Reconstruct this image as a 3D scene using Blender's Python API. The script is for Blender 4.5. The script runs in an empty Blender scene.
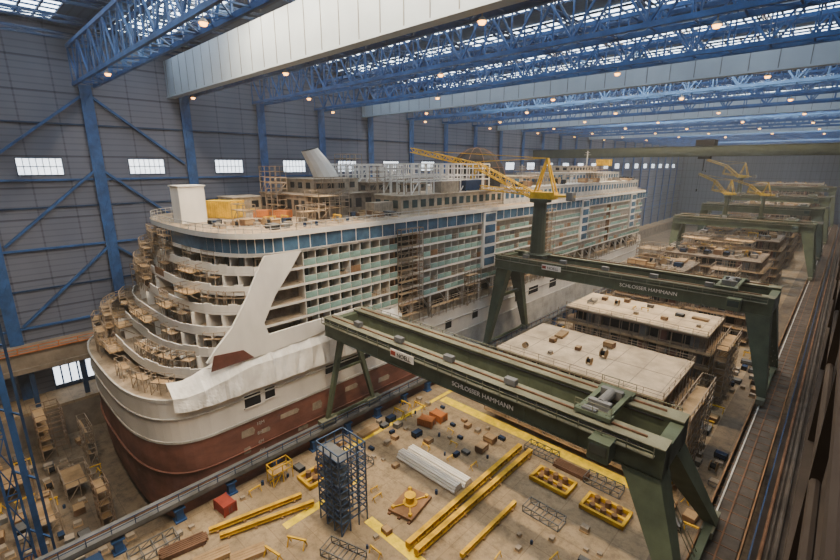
import bpy, math, random
from mathutils import Vector, Matrix, noise
R=random.Random(7)
COL=bpy.context.scene.collection
CAM=Vector((0,0,46))
# ---------------------------------------------------------------- materials
def nm(name):
    m=bpy.data.materials.new(name); m.use_nodes=True
    nt=m.node_tree; return m,nt,nt.nodes['Principled BSDF']
def mat(name,col,rough=.6,metal=0,var=.18,scale=.35,emit=0,stretch=(1,1,1)):
    m,nt,b=nm(name)
    tc=nt.nodes.new('ShaderNodeTexCoord'); mp=nt.nodes.new('ShaderNodeMapping'); mp.inputs['Scale'].default_value=stretch
    nz=nt.nodes.new('ShaderNodeTexNoise'); nz.inputs['Scale'].default_value=scale; nz.inputs['Detail'].default_value=6; nz.inputs['Roughness'].default_value=.65
    cr=nt.nodes.new('ShaderNodeValToRGB')
    cr.color_ramp.elements[0].position=.32; cr.color_ramp.elements[1].position=.68
    cr.color_ramp.elements[0].color=tuple(c*(1-var) for c in col)+(1,)
    cr.color_ramp.elements[1].color=tuple(min(1,c*(1+var)) for c in col)+(1,)
    L=nt.links.new
    L(tc.outputs['Object'],mp.inputs[0]); L(mp.outputs[0],nz.inputs['Vector']); L(nz.outputs['Fac'],cr.inputs[0]); L(cr.outputs[0],b.inputs['Base Color'])
    b.inputs['Roughness'].default_value=rough; b.inputs['Metallic'].default_value=metal
    b.inputs['Specular IOR Level'].default_value=.5 if rough<.3 else (.2 if rough<.75 else .08)
    return m
def mat_clad(name,c1,c2,axis='Z',per=1.2,k1=.35,vax='Y'):
    m,nt,b=nm(name); L=nt.links.new
    tc=nt.nodes.new('ShaderNodeTexCoord'); sp=nt.nodes.new('ShaderNodeSeparateXYZ'); L(tc.outputs['Object'],sp.inputs[0])
    def mth(op,a,bv=None):
        n=nt.nodes.new('ShaderNodeMath'); n.operation=op; L(a,n.inputs[0])
        if bv is not None: n.inputs[1].default_value=bv
        return n.outputs[0]
    fr=mth('FRACT',mth('MULTIPLY',sp.outputs[axis],1/per)); st=mth('GREATER_THAN',fr,.78)
    fr2=mth('FRACT',mth('MULTIPLY',sp.outputs['Z'],1/6.0)); st2=mth('GREATER_THAN',fr2,.93)
    fr3=mth('FRACT',mth('MULTIPLY',sp.outputs[vax],1/6.18)); st3=mth('GREATER_THAN',fr3,.95)
    mp=nt.nodes.new('ShaderNodeMapping'); mp.inputs['Scale'].default_value=(1,1,.35); L(tc.outputs['Object'],mp.inputs[0])
    nz=nt.nodes.new('ShaderNodeTexNoise'); nz.inputs['Scale'].default_value=.16; nz.inputs['Detail'].default_value=5; L(mp.outputs[0],nz.inputs['Vector'])
    mx=nt.nodes.new('ShaderNodeMix'); mx.data_type='RGBA'; L(nz.outputs['Fac'],mx.inputs[0]); mx.inputs[6].default_value=c1+(1,); mx.inputs[7].default_value=c2+(1,)
    add=nt.nodes.new('ShaderNodeMath'); add.operation='MULTIPLY_ADD'; L(st,add.inputs[0]); add.inputs[1].default_value=k1; L(mth('MULTIPLY',st2,.45),add.inputs[2])
    ad2=nt.nodes.new('ShaderNodeMath'); ad2.operation='MULTIPLY_ADD'; L(st3,ad2.inputs[0]); ad2.inputs[1].default_value=.4; L(add.outputs[0],ad2.inputs[2]); ad2.use_clamp=True
    mx2=nt.nodes.new('ShaderNodeMix'); mx2.data_type='RGBA'; L(ad2.outputs[0],mx2.inputs[0]); L(mx.outputs[2],mx2.inputs[6]); mx2.inputs[7].default_value=(c1[0]*.3,c1[1]*.3,c1[2]*.35,1)
    L(mx2.outputs[2],b.inputs['Base Color']); b.inputs['Roughness'].default_value=.7; b.inputs['Specular IOR Level'].default_value=.15
    return m
def mat_floor(name,c1,c2,c3,mort=.7):
    m,nt,b=nm(name); L=nt.links.new
    tc=nt.nodes.new('ShaderNodeTexCoord')
    n1=nt.nodes.new('ShaderNodeTexNoise'); n1.inputs['Scale'].default_value=.09; n1.inputs['Detail'].default_value=8; n1.inputs['Roughness'].default_value=.7; L(tc.outputs['Object'],n1.inputs['Vector'])
    cr=nt.nodes.new('ShaderNodeValToRGB'); e=cr.color_ramp.elements; e[0].position=.35; e[0].color=c1+(1,); e[1].position=.65; e[1].color=c2+(1,); L(n1.outputs['Fac'],cr.inputs[0])
    n2=nt.nodes.new('ShaderNodeTexNoise'); n2.inputs['Scale'].default_value=.55; n2.inputs['Detail'].default_value=9; n2.inputs['Roughness'].default_value=.8; L(tc.outputs['Object'],n2.inputs['Vector'])
    c2r=nt.nodes.new('ShaderNodeValToRGB'); e=c2r.color_ramp.elements; e[0].position=.46; e[0].color=(0,0,0,1); e[1].position=.64; e[1].color=(.9,.9,.9,1); L(n2.outputs['Fac'],c2r.inputs[0])
    mx=nt.nodes.new('ShaderNodeMix'); mx.data_type='RGBA'; L(c2r.outputs[0],mx.inputs[0]); L(cr.outputs[0],mx.inputs[6]); mx.inputs[7].default_value=c3+(1,)
    br=nt.nodes.new('ShaderNodeTexBrick'); br.inputs['Scale'].default_value=.07; br.inputs['Mortar Size'].default_value=.004; br.offset=0; br.inputs['Color1'].default_value=(1,1,1,1); br.inputs['Color2'].default_value=(.88,.87,.86,1); br.inputs['Mortar'].default_value=(mort,mort*.95,mort*.9,1); L(tc.outputs['Object'],br.inputs['Vector'])
    mm=nt.nodes.new('ShaderNodeMix'); mm.data_type='RGBA'; mm.blend_type='MULTIPLY'; mm.inputs[0].default_value=1; L(mx.outputs[2],mm.inputs[6]); L(br.outputs['Color'],mm.inputs[7])
    L(mm.outputs[2],b.inputs['Base Color']); b.inputs['Roughness'].default_value=.6; b.inputs['Specular IOR Level'].default_value=.25
    return m
def emis(name,col,s):
    m,nt,b=nm(name); b.inputs['Base Color'].default_value=col+(1,); b.inputs['Emission Color'].default_value=col+(1,); b.inputs['Emission Strength'].default_value=s
    return m
BLUE=mat('blue_steel',(.020,.066,.19),.6,0,.35)
BLUED=mat('dark_blue_steel',(.010,.030,.08),.6,0,.3)
ROOFM=mat_clad('roof_sheet',(.025,.055,.11),(.04,.08,.15),'Y',1.5)
WHITEB=mat('pale_beam',(.25,.30,.36),.7,0,.1,.1)
CLAD=mat_clad('wall_cladding',(.078,.090,.130),(.132,.140,.182),'Z',1.2,.3)
CLADN=mat_clad('wall_cladding_end',(.05,.075,.12),(.075,.10,.15),'X',3,.2,'X')
FLOORM=mat_floor('quay_concrete',(.235,.168,.095),(.36,.265,.16),(.13,.092,.056))
DOCKM=mat_floor('dock_concrete',(.125,.09,.058),(.20,.15,.097),(.055,.042,.03))
QUAYW=mat('quay_wall_concrete',(.18,.145,.11),.8,0,.3)
YEL=mat('yellow_paint',(.58,.34,.012),.6,0,.35,.6)
YELF=mat('yellow_marking',(.74,.52,.015),.7,0,.3,.8)
ORG=mat('orange_paint',(.38,.12,.03),.6,0,.3)
REDM=mat('red_paint',(.23,.035,.02),.6,0,.3)
GREEN=mat('crane_green',(.062,.078,.050),.65,0,.3,.25)
GREENL=mat('crane_green_dusty',(.135,.135,.095),.8,0,.35,.3)
HWHITE=mat('ship_white',(.66,.62,.57),.6,0,.13,.18,stretch=(1,1,.4))
HRED=mat('antifouling_red',(.18,.072,.050),.7,0,.5,.14,stretch=(1,.6,1.4))
MAROON=mat('primer_maroon',(.12,.045,.033),.7,0,.3)
DECK=mat('ship_deck',(.27,.205,.14),.8,0,.45,.4)
PLATE=mat('section_plate',(.49,.375,.25),.8,0,.32,.22)
WALLD=mat('ship_inner_wall',(.17,.13,.095),.8,0,.5,.6)
CABW=mat('cabin_wall',(.29,.34,.30),.75,0,.4,.5)
DARK=mat('dark_opening',(.012,.012,.014),.9,0,.3)
GREY=mat('grey_steel',(.12,.12,.12),.6,.1,.35)
LGREY=mat('light_grey',(.40,.375,.34),.7,0,.28)
TAN=mat('tan_primer_steel',(.29,.235,.175),.8,0,.4,.5)
BROWN=mat('brown_board',(.19,.105,.055),.8,0,.4)
WOOD=mat('plank_wood',(.33,.215,.11),.8,0,.35)
GLASSB=mat('blue_window_glass',(.045,.10,.17),.2,0,.5,.3)
GLASST=mat('teal_balcony_glass',(.19,.31,.275),.25,0,.35,.4)
GLASSD=mat('dark_glass',(.02,.037,.038),.2,0,.4,.5)
TARP=mat('white_tarpaulin',(.72,.69,.65),.7,0,.14,.6)
SCAF=mat('scaffold_tube',(.27,.205,.145),.7,.1,.4)
SCAFR=mat('scaffold_primed',(.21,.14,.09),.7,.1,.4)
DKBR=mat('dark_gallery_steel',(.032,.025,.021),.75,0,.4)
TRK=mat('track_steel',(.060,.050,.042),.75,0,.4)
SKY=emis('skylight_glazing',(.78,.90,1.0),6.6)
WIN=emis('window_daylight',(.85,.92,1.0),2.8)
LAMP=emis('lamp_warm',(1.0,.42,.08),9)
RUST=mat('rusty_steel',(.13,.07,.042),.8,0,.4)
# ---------------------------------------------------------------- builder
class MB:
    def __init__(s): s.v=[];s.f=[];s.m=[]
    def add(s,vs,fs,m):
        o=len(s.v); s.v+=[tuple(v) for v in vs]; s.f+=[tuple(i+o for i in f) for f in fs]; s.m+=[m]*len(fs)
    def box(s,x0,y0,z0,x1,y1,z1,m=0):
        if x0>x1:x0,x1=x1,x0
        if y0>y1:y0,y1=y1,y0
        if z0>z1:z0,z1=z1,z0
        s.add([(x0,y0,z0),(x1,y0,z0),(x1,y1,z0),(x0,y1,z0),(x0,y0,z1),(x1,y0,z1),(x1,y1,z1),(x0,y1,z1)],
              [(0,3,2,1),(4,5,6,7),(0,1,5,4),(1,2,6,5),(2,3,7,6),(3,0,4,7)],m)
    def beam(s,p,q,w,h=None,m=0,w2=None,h2=None):
        p=Vector(p);q=Vector(q);h=h or w;w2=w2 or w;h2=h2 or h
        d=(q-p)
        if d.length<1e-6:return
        d.normalize(); up=Vector((0,0,1))
        if abs(d.z)>.95: up=Vector((0,1,0))
        sd=d.cross(up).normalized(); u=sd.cross(d).normalized()
        vs=[]
        for c,ww,hh in((p,w,h),(q,w2,h2)):
            for a,b in((-1,-1),(1,-1),(1,1),(-1,1)): vs.append(c+sd*(a*ww/2)+u*(b*hh/2))
        s.add(vs,[(0,3,2,1),(4,5,6,7),(0,1,5,4),(1,2,6,5),(2,3,7,6),(3,0,4,7)],m)
    def cyl(s,p,q,r,n=10,m=0,r2=None):
        p=Vector(p);q=Vector(q);r2=r if r2 is None else r2
        d=(q-p).normalized(); up=Vector((0,0,1))
        if abs(d.z)>.95: up=Vector((1,0,0))
        a=d.cross(up).normalized(); b=a.cross(d).normalized()
        vs=[]
        for c,rr in((p,r),(q,r2)):
            for i in range(n):
                t=2*math.pi*i/n; vs.append(c+a*(rr*math.cos(t))+b*(rr*math.sin(t)))
        fs=[(i,(i+1)%n,n+(i+1)%n,n+i) for i in range(n)]+[tuple(range(n))[::-1],tuple(range(n,2*n))]
        s.add(vs,fs,m)
    def prism(s,pts,z0,z1,m=0,mt=None):
        n=len(pts); vs=[(x,y,z0) for x,y in pts]+[(x,y,z1) for x,y in pts]
        s.add(vs,[(i,(i+1)%n,n+(i+1)%n,n+i) for i in range(n)],m)
        s.add(vs,[tuple(range(n))[::-1],tuple(range(n,2*n))],m if mt is None else mt)
    def prismx(s,yz,x0,x1,m=0):
        n=len(yz); vs=[(x0,y,z) for y,z in yz]+[(x1,y,z) for y,z in yz]
        s.add(vs,[(i,(i+1)%n,n+(i+1)%n,n+i) for i in range(n)]+[tuple(range(n))[::-1],tuple(range(n,2*n))],m)
    def loft(s,rings,m=0):
        n=len(rings[0]); vs=[v for r in rings for v in r]; fs=[]
        for k in range(len(rings)-1):
            for i in range(n): fs.append((k*n+i,k*n+(i+1)%n,(k+1)*n+(i+1)%n,(k+1)*n+i))
        s.add(vs,fs,m)
    def lattice(s,p,q,w,n,t,m=0,h=None,td=None):
        p=Vector(p);q=Vector(q);h=h or w;td=td or t*.7
        d=(q-p).normalized(); up=Vector((0,0,1))
        if abs(d.z)>.95: up=Vector((0,1,0))
        a=d.cross(up).normalized(); b=a.cross(d).normalized()
        cs=[(-1,-1),(1,-1),(1,1),(-1,1)]
        def P(i,c): return p.lerp(q,i/n)+a*(c[0]*w/2)+b*(c[1]*h/2)
        for c in cs: s.beam(P(0,c),P(n,c),t,t,m)
        for i in range(n+1):
            for k in range(4):
                if i%2==0 or n<8: s.beam(P(i,cs[k]),P(i,cs[(k+1)%4]),td,td,m)
                if i<n:
                    c1,c2=(cs[k],cs[(k+1)%4]) if i%2 else (cs[(k+1)%4],cs[k])
                    s.beam(P(i,c1),P(i+1,c2),td,td,m)
    def rail(s,p,q,hh=1.1,step=2.5,t=.06,m=0):
        p=Vector(p);q=Vector(q);n=max(1,int((q-p).length/step)); z=Vector((0,0,1))
        s.beam(p+z*hh,q+z*hh,t,t,m); s.beam(p+z*hh*.5,q+z*hh*.5,t*.8,t*.8,m)
        for i in range(n+1):
            c=p.lerp(q,i/n); s.beam(c,c+z*hh,t,t,m)
    def scaf(s,x0,y0,z0,nx,ny,nz,dx,dy,dz,t=.12,m=0,mp=1,pl=.8):
        for i in range(nx+1):
            for j in range(ny+1):
                if 0<i<nx and 0<j<ny: continue
                s.beam((x0+i*dx,y0+j*dy,z0),(x0+i*dx,y0+j*dy,z0+nz*dz+1),t,t,m)
        for k in range(1,nz+1):
            z=z0+k*dz
            for zz in (z,z+1):
                for y in (y0,y0+ny*dy): s.beam((x0,y,zz),(x0+nx*dx,y,zz),t,t,m)
                for x in (x0,x0+nx*dx): s.beam((x,y0,zz),(x,y0+ny*dy,zz),t,t,m)
            if pl: s.box(x0,y0,z-.1,x0+nx*dx,y0+min(ny*dy,ny*dy*pl),z-.02,mp)
            if k%2: s.beam((x0,y0,z-dz),(x0+dx,y0,z),t*.8,t*.8,m); s.beam((x0+nx*dx,y0,z-dz),(x0+nx*dx,y0+dy,z),t*.8,t*.8,m)
def meshof(name,mb,mats,origin=(0,0,0),smooth=False):
    me=bpy.data.meshes.new(name); o=origin
    me.from_pydata([(v[0]-o[0],v[1]-o[1],v[2]-o[2]) for v in mb.v],[],mb.f)
    for m in mats: me.materials.append(m)
    me.polygons.foreach_set('material_index',mb.m)
    if smooth: me.polygons.foreach_set('use_smooth',[True]*len(me.polygons))
    me.update(); return me
def tag(ob,label=None,cat=None,group=None,kind=None):
    if label: ob['label']=label
    if cat: ob['category']=cat
    if group: ob['group']=group
    if kind: ob['kind']=kind
def mk(name,mb,mats,parent=None,origin=(0,0,0),label=None,cat=None,group=None,kind=None,smooth=False):
    ob=bpy.data.objects.new(name,meshof(name,mb,mats,origin,smooth)); COL.objects.link(ob)
    if parent is not None: ob.parent=parent
    else: ob.location=origin
    tag(ob,label,cat,group,kind); return ob
def empty(name,loc,label,cat,group=None,parent=None):
    e=bpy.data.objects.new(name,None); e.location=loc; e.empty_display_size=1; COL.objects.link(e); tag(e,label,cat,group)
    if parent: e.parent=parent
    return e
def dup(src,loc,rz=0,sc=None,label=None):
    new=src.copy(); new.location=loc; new.rotation_euler=(0,0,rz)
    if sc: new.scale=(sc,sc,sc)
    COL.objects.link(new)
    if label: new['label']=label
    for ch in src.children:
        c=ch.copy(); c.parent=new; COL.objects.link(c)
        for g in ch.children:
            h=g.copy(); h.parent=c; COL.objects.link(h)
    return new
def text(s,loc,size,m,parent,origin,rot=(math.pi/2,0,0),name='lettering'):
    cu=bpy.data.curves.new('t','FONT'); cu.body=s; cu.size=size; cu.extrude=.02
    to=bpy.data.objects.new('t',cu); COL.objects.link(to)
    bpy.context.view_layer.update()
    me=bpy.data.meshes.new_from_object(to); bpy.data.objects.remove(to)
    me.materials.clear(); me.materials.append(m)
    ob=bpy.data.objects.new(name,me); COL.objects.link(ob); ob.parent=parent
    ob.location=(loc[0]-origin[0],loc[1]-origin[1],loc[2]-origin[2]); ob.rotation_euler=rot
    return ob
def parts_many(name,lst,mats,parent,origin,label=None,limit=100):
    def key(mb):
        n=len(mb.v); c=Vector((sum(v[0] for v in mb.v)/n,sum(v[1] for v in mb.v)/n,sum(v[2] for v in mb.v)/n)); return (c-CAM).length
    lst=sorted(lst,key=key)
    for mb in lst[:limit]: mk(name,mb,mats,parent,origin,label)
    if len(lst)>limit:
        big=MB()
        for mb in lst[limit:]:
            o=len(big.v); big.v+=mb.v; big.f+=[tuple(i+o for i in f) for f in mb.f]; big.m+=mb.m
        mk(name+'s',big,mats,parent,origin,label,kind='stuff')
# ================================================================ HALL
XW=-115.; XR=3.; Y1=470.; Y0=-6.; ZR=72.; ZT=61.5
b=MB(); b.box(-58.3,Y0,-.6,-10.2,Y1,0); b.box(XW,Y0,-.6,-107,Y1,0); mk('floor',b,[FLOORM],kind='structure')
b=MB(); b.box(-10.2,Y0,-.6,XR,Y1,0); mk('floor_apron',b,[DOCKM],kind='structure')
b=MB(); b.box(-107,Y0,-8,-58.3,Y1,-7); mk('floor_dock',b,[DOCKM],kind='structure')
b=MB(); b.box(-58.3,Y0,-8,-57.6,Y1,-.6); mk('wall_dock_east',b,[QUAYW],kind='structure')
b=MB(); b.box(-107.7,Y0,-8,-107,Y1,-.6); mk('wall_dock_west',b,[QUAYW],kind='structure')
b=MB(); b.box(XW-.6,Y0,0,XW,Y1,ZR); mk('wall_west',b,[CLAD],kind='structure')
b=MB(); b.box(XR,Y0,0,XR+.6,Y1,ZR); mk('wall_east',b,[CLAD],kind='structure')
b=MB(); b.box(XW-.6,Y1,-8,XR+.6,Y1+.6,ZR); mk('wall_north',b,[CLADN],kind='structure')
b=MB(); b.box(XW-.6,Y0,ZR,XR+.6,Y1+.6,ZR+.5); mk('ceiling',b,[ROOFM],kind='structure')
SP=18.55; colY=[23.2+SP*k for k in range(-1,25)]
colY=[y for y in colY if y<Y1-2]
n=1
for k,y in enumerate(colY[:-1]):
    yc=y+SP/2
    b=MB(); b.box(XW+4,yc-5.0,ZR-.25,XR-3,yc+5.0,ZR-.05,0)
    for i in range(41):
        x=XW+4+i*2.78; b.box(x-.14,yc-5.1,ZR-.5,x+.14,yc+5.1,ZR-.2,1)
    for dy in (-5.1,-2.5,0,2.5,5.1): b.box(XW+4,yc+dy-.14,ZR-.55,XR-3,yc+dy+.14,ZR-.2,1)
    mk('window_%d'%n,b,[SKY,BLUED],kind='structure'); n+=1
    b=MB(); b.box(XW,yc-3.5,44.3,XW+.12,yc+3.5,47.4,0)
    for i in range(8): b.box(XW,yc-3.5+i-.06,44.2,XW+.2,yc-3.5+i+.06,47.5,1)
    for z in (44.25,45.85,47.45): b.box(XW,yc-3.6,z-.08,XW+.2,yc+3.6,z+.08,1)
    mk('window_%d'%n,b,[WIN,BLUED],kind='structure'); n+=1
b=MB(); b.box(XW+4,-5,ZR-.25,XR-3,1.6,ZR-.05,0)
for i in range(41):
    x=XW+4+i*2.78; b.box(x-.12,-5,ZR-.5,x+.12,1.7,ZR-.2,1)
mk('window_%d'%n,b,[SKY,BLUED],kind='structure')
b=MB()
for dy in(-.7,.7): b.beam((0,dy,0),(0,dy,ZT),.3,.7,0)
for z in range(0,60,3): b.beam((.2,-.7,z),(.2,.7,z+3),.16,.16,0)
b.box(.1,-.4,0,.22,.4,ZT,0)
c0=mk('wall_column',b,[BLUE],origin=(0,0,0),label='tall blue lattice steel column against the hall cladding',cat='column',group='hall wall columns')
c0.location=(XW+.9,colY[0],0)
for y in colY[1:]: dup(c0,(XW+.9,y,0))
for y in colY[::2]:
    if y>60: dup(c0,(XR-.7,y,0),math.pi)
h=SP
for sgn in(1,-1):
    for z0,z1 in((46.5,59.5),(31,45),(15,29)):
        b=MB(); b.beam((XW+.7,23.2+sgn*.8,z1),(XW+.7,23.2+sgn*(h-1.5),z0),.65,.45)
        mk('wall_brace',b,[BLUE],origin=(XW+.7,23.2,z0),label='diagonal blue steel bracing on the hall side wall',cat='brace',group='hall wall braces')
for z in (30,43.3,14.5):
    b=MB(); b.beam((XW+.5,Y0,z),(XW+.5,Y1,z),.5,.4); mk('trim_%d'%int(z),b,[BLUE],kind='structure')
for z in (54,38,22):
    b=MB(); b.beam((XW+.25,Y0,z),(XW+.25,Y1,z),.3,.3); mk('trim_%d'%int(z),b,[BLUED],kind='structure')
def roof_truss(dy=3.4):
    b=MB(); x0,x1=XW+.5,XR-.5; n=26; zt=ZT+6.8; zb=ZT
    for s in(-1,1):
        y=s*dy/2
        b.beam((x0,y,zb),(x1,y,zb),.5,.6); b.beam((x0,y,zt),(x1,y,zt),.5,.6)
        for i in range(n):
            xa=x0+(x1-x0)*i/n; xb=x0+(x1-x0)*(i+1)/n
            b.beam((xa,y,zb if i%2 else zt),(xb,y,zt if i%2 else zb),.26,.26)
            b.beam((xa,y,zb),(xa,y,zt),.2,.2)
    for i in range(n+1):
        xa=x0+(x1-x0)*i/n
        b.beam((xa,-dy/2,zb),(xa,dy/2,zb),.18,.18); b.beam((xa,-dy/2,zt),(xa,dy/2,zt),.18,.18)
        b.beam((xa,0,zt),(xa,0,ZR-2.4),.2,.2); b.beam((xa,-dy/2,zt),(xa,0,ZR-2.4),.15,.15)
        if i<n:
            xb=x0+(x1-x0)*(i+1)/n; sg=1 if i%2 else -1
            b.beam((xa,-sg*dy/2,zb),(xb,sg*dy/2,zb),.16,.16)
    return b
tm=meshof('roof_truss',roof_truss(),[BLUE])
pale=[2,5,9,14]
for k,y in enumerate(colY):
    ob=bpy.data.objects.new('roof_truss',tm); ob.location=(0,y,0); COL.objects.link(ob)
    tag(ob,'blue lattice steel roof truss spanning the hall','truss','roof trusses')
    if k in pale:
        b=MB(); hh=6.6 if k==2 else 3.4
        b.box(XW+1,-3.4,ZT-.6,XR-1,-2.5,ZT+hh,0); b.box(XW+1,-3.6,ZT-.9,XR-1,-1.9,ZT-.6,0)
        for i in range(30): b.box(XW+2+i*3.9,-3.46,ZT-.6,XW+2.12+i*3.9,-3.4,ZT+hh,1)
        mk('roof_screen_panel',b,[WHITEB,GREY],label='long pale sheet-clad roof screen hanging on a truss',cat='roof panel',group='pale roof screens').location=(0,y,0)
b=MB(); b.lattice((0,Y0,ZR-2.6),(0,Y1,ZR-2.6),.9,60,.18,0)
pm=meshof('roof_purlin',b,[BLUED])
for i in range(10):
    ob=bpy.data.objects.new('roof_purlin',pm); ob.location=(XW+4+i*12,0,0); COL.objects.link(ob); tag(ob,'dark blue lattice purlin under the roof sheeting','purlin','roof purlins')
b=MB(); b.cyl((0,0,0),(0,0,-.35),.25,12,0,.55); b.cyl((0,0,0),(0,0,.6),.08,6,0)
b2=MB(); b2.cyl((0,0,-.36),(0,0,-.66),.45,12,0,.3)
lp=empty('ceiling_lamp',(0,0,0),'warm glowing high bay lamp under a roof truss','lamp','hall ceiling lamps')
mk('lamp_housing',b,[GREY],lp); mk('lamp_lens',b2,[LAMP],lp)
first=True
for k,y in enumerate(colY[:16]):
    for i in range(3):
        x=XW+9+i*38+(k%2)*17
        if x>0: continue
        p=(x,y-1.7,ZT-.95)
        if k in pale: p=(x,y-1.0,ZT-.95)
        if first: lp.location=p; first=False
        else: dup(lp,p)
GREEND=mat('dark_crane_green',(.040,.048,.034),.7,0,.2)
O=(XW,200,50); br=empty('bridge_crane',O,'dull green overhead travelling bridge crane across the hall','crane')
for yy in(198,202):
    b=MB(); b.box(XW+1.6,yy,49.4,XR-.8,yy+1,53.0); b.box(XW+1.6,yy-.2,53.0,XR-.8,yy+1.2,53.15); mk('girder',b,[GREEND],br,O)
b=MB(); b.box(-45,197.5,53.2,-39,203.5,55.4); b.box(-44,199.2,48.5,-40,201.8,53.2); b.cyl((-42,200.5,48.5),(-42,200.5,44),.15); mk('trolley',b,[DARK],br,O)
O=(XW,0,8); g=empty('wall_gallery',O,'grey concrete service gallery with orange handrail on the side wall','gallery')
b=MB(); b.box(XW+.7,-5,8.5,-108.5,38,11.5); b.box(XW+.7,-5,7.6,-107.9,38,8.5); mk('platform',b,[QUAYW],g,O)
b=MB(); b.rail((-108.1,-5,11.5),(-108.1,38,11.5),1.2,3,.16); b.box(-108.5,-5,11.5,-108,38,11.62); mk('handrail',b,[ORG],g,O)
for y in range(-3,38,8):
    b=MB(); b.box(-109.3,y,0,-108.5,y+.8,7.6); mk('support_post',b,[BLUED],g,O)
b=MB(); b.box(XW,9,0,XW+.1,16,5.6,0)
for i in range(5): b.box(XW+.1,9.2+i*1.4,1,XW+.2,10.3+i*1.4,5,1)
mk('door_1',b,[BLUED,WIN],kind='structure')
O=(-64,0,-7); g=empty('gate_frame',O,'tall slender blue steel gate frame standing at the dock end','gate frame')
b=MB(); b.lattice((-64.4,-.8,-7),(-64.4,-.8,40),1.2,12,.24,0,td=.12); mk('mast',b,[BLUE],g,O)
b=MB(); b.beam((-62.2,.6,-7),(-62.2,.6,40),.6,.6); mk('mast',b,[BLUE],g,O)
b=MB(); b.beam((-60.6,1.5,-7),(-60.6,1.5,40),.25,.25); mk('mast',b,[BLUED],g,O)
for i in range(6):
    b=MB(); z=-4+i*8; b.beam((-64.4,-.3,z),(-60.6,1.5,z),.18,.18); mk('cross_bar',b,[BLUE],g,O)
# ================================================================ elevated crane rails
O=(-58,Y0,0); g=empty('crane_runway',O,'grey elevated crane rail on short blue posts along the dock edge','crane rail')
b=MB(); b.box(-59.2,Y0,2.7,-56.9,330,3.3); b.box(-58.6,Y0,2.0,-57.6,330,2.7); mk('runway_beam',b,[GREY],g,O)
b=MB(); b.box(-58.15,Y0,3.3,-58.0,330,3.5); mk('rail_head',b,[RUST],g,O)
b=MB(); b.rail((-56.95,Y0,3.3),(-56.95,330,3.3),1.1,2.5,.09); mk('handrail',b,[BLUED],g,O)
for i in range(30):
    b=MB(); y=0+i*7.0; b.box(-58.1,y-.45,0,-57.2,y+.45,2.0); b.box(-58.3,y-.7,0,-57,y+.7,.25); b.box(-58.3,y-.7,1.8,-57,y+.7,2.0); mk('post',b,[BLUE],g,O)
ZE=8.6
O=(-3.5,Y0,0); g=empty('elevated_runway',O,'long dark brown elevated steel crane runway on columns beside the hall wall','crane rail')
b=MB(); b.box(-5.4,Y0,ZE-1.4,-5.0,400,ZE); b.box(-2.0,Y0,ZE-1.4,-1.7,400,ZE); b.box(-5.4,Y0,ZE-.3,-1.7,400,ZE,0)
for x in(-5.4,-1.8): b.box(x-.08,Y0,ZE,x+.08,400,ZE+.35,1)
b.box(-3.6,Y0,ZE,-3.45,400,ZE+.12,2)
for i in range(200): b.box(-5.2,i*2,ZE,-1.9,i*2+.1,ZE+.05,2)
mk('runway_deck',b,[TRK,BROWN,RUST],g,O)
b=MB(); b.box(-4.75,Y0,ZE,-4.6,400,ZE+.2); mk('rail_head',b,[LGREY],g,O)
for i in range(44):
    b=MB(); y=i*9; b.box(-5.0,y,0,-4.4,y+.6,ZE-.3); b.beam((-4.7,y+.3,ZE-3),(-2.2,y+.3,ZE-.4),.25); mk('support_post',b,[GREEND],g,O)
O=(-1.5,0,0); g=empty('side_walkway',O,'raised dark side walkway with blue handrail along the hall wall','walkway')
b=MB(); b.box(-1.0,Y0,9.4,2.2,400,9.7); mk('walkway_deck',b,[DKBR],g,O)
b=MB(); b.rail((-1.0,Y0,9.7),(-1.0,400,9.7),1.2,3,.12); mk('handrail',b,[BLUED],g,O)
for x,r_ in((-.3,.16),(.2,.1),(.7,.22),(1.4,.12)):
    b=MB(); b.cyl((x,Y0,9.7+r_+.02),(x,395,9.7+r_+.02),r_,8); mk('service_pipe',b,[RUST if x<0 else TRK],g,O)
for i in range(40):
    b=MB(); b.box(-.9,i*10,0,-.5,i*10+.4,9.4); mk('support_post',b,[BLUED],g,O)
O=(.4,0,43); g=empty('viewing_gallery',O,'dark steel viewing gallery with tubular handrail','gallery')
b=MB(); b.box(.14,.8,42.2,2.6,30,42.4); mk('platform',b,[DKBR],g,O)
b=MB(); b.cyl((.2,.9,44.6),(.2,30,44.6),.05,10); b.cyl((.2,.9,43.5),(.2,30,43.5),.04,8)
for i in range(10): b.beam((.2,1.5+i*3,42.4),(.2,1.5+i*3,44.6),.08,.08)
mk('handrail',b,[DKBR],g,O)
def mark(x0,y0,x1,y1): 
    b=MB(); b.box(x0,y0,0,x1,y1,.012); mk('floor_marking',b,[YELF],label='yellow painted safety line on the concrete floor',cat='floor marking',group='yellow floor lines')
mark(-53,61.6,-13.2,63.7); mark(-39.4,30.7,-26,32.1); mark(-47,23,-45.8,36); mark(-54.3,38,-53.5,110)
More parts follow.
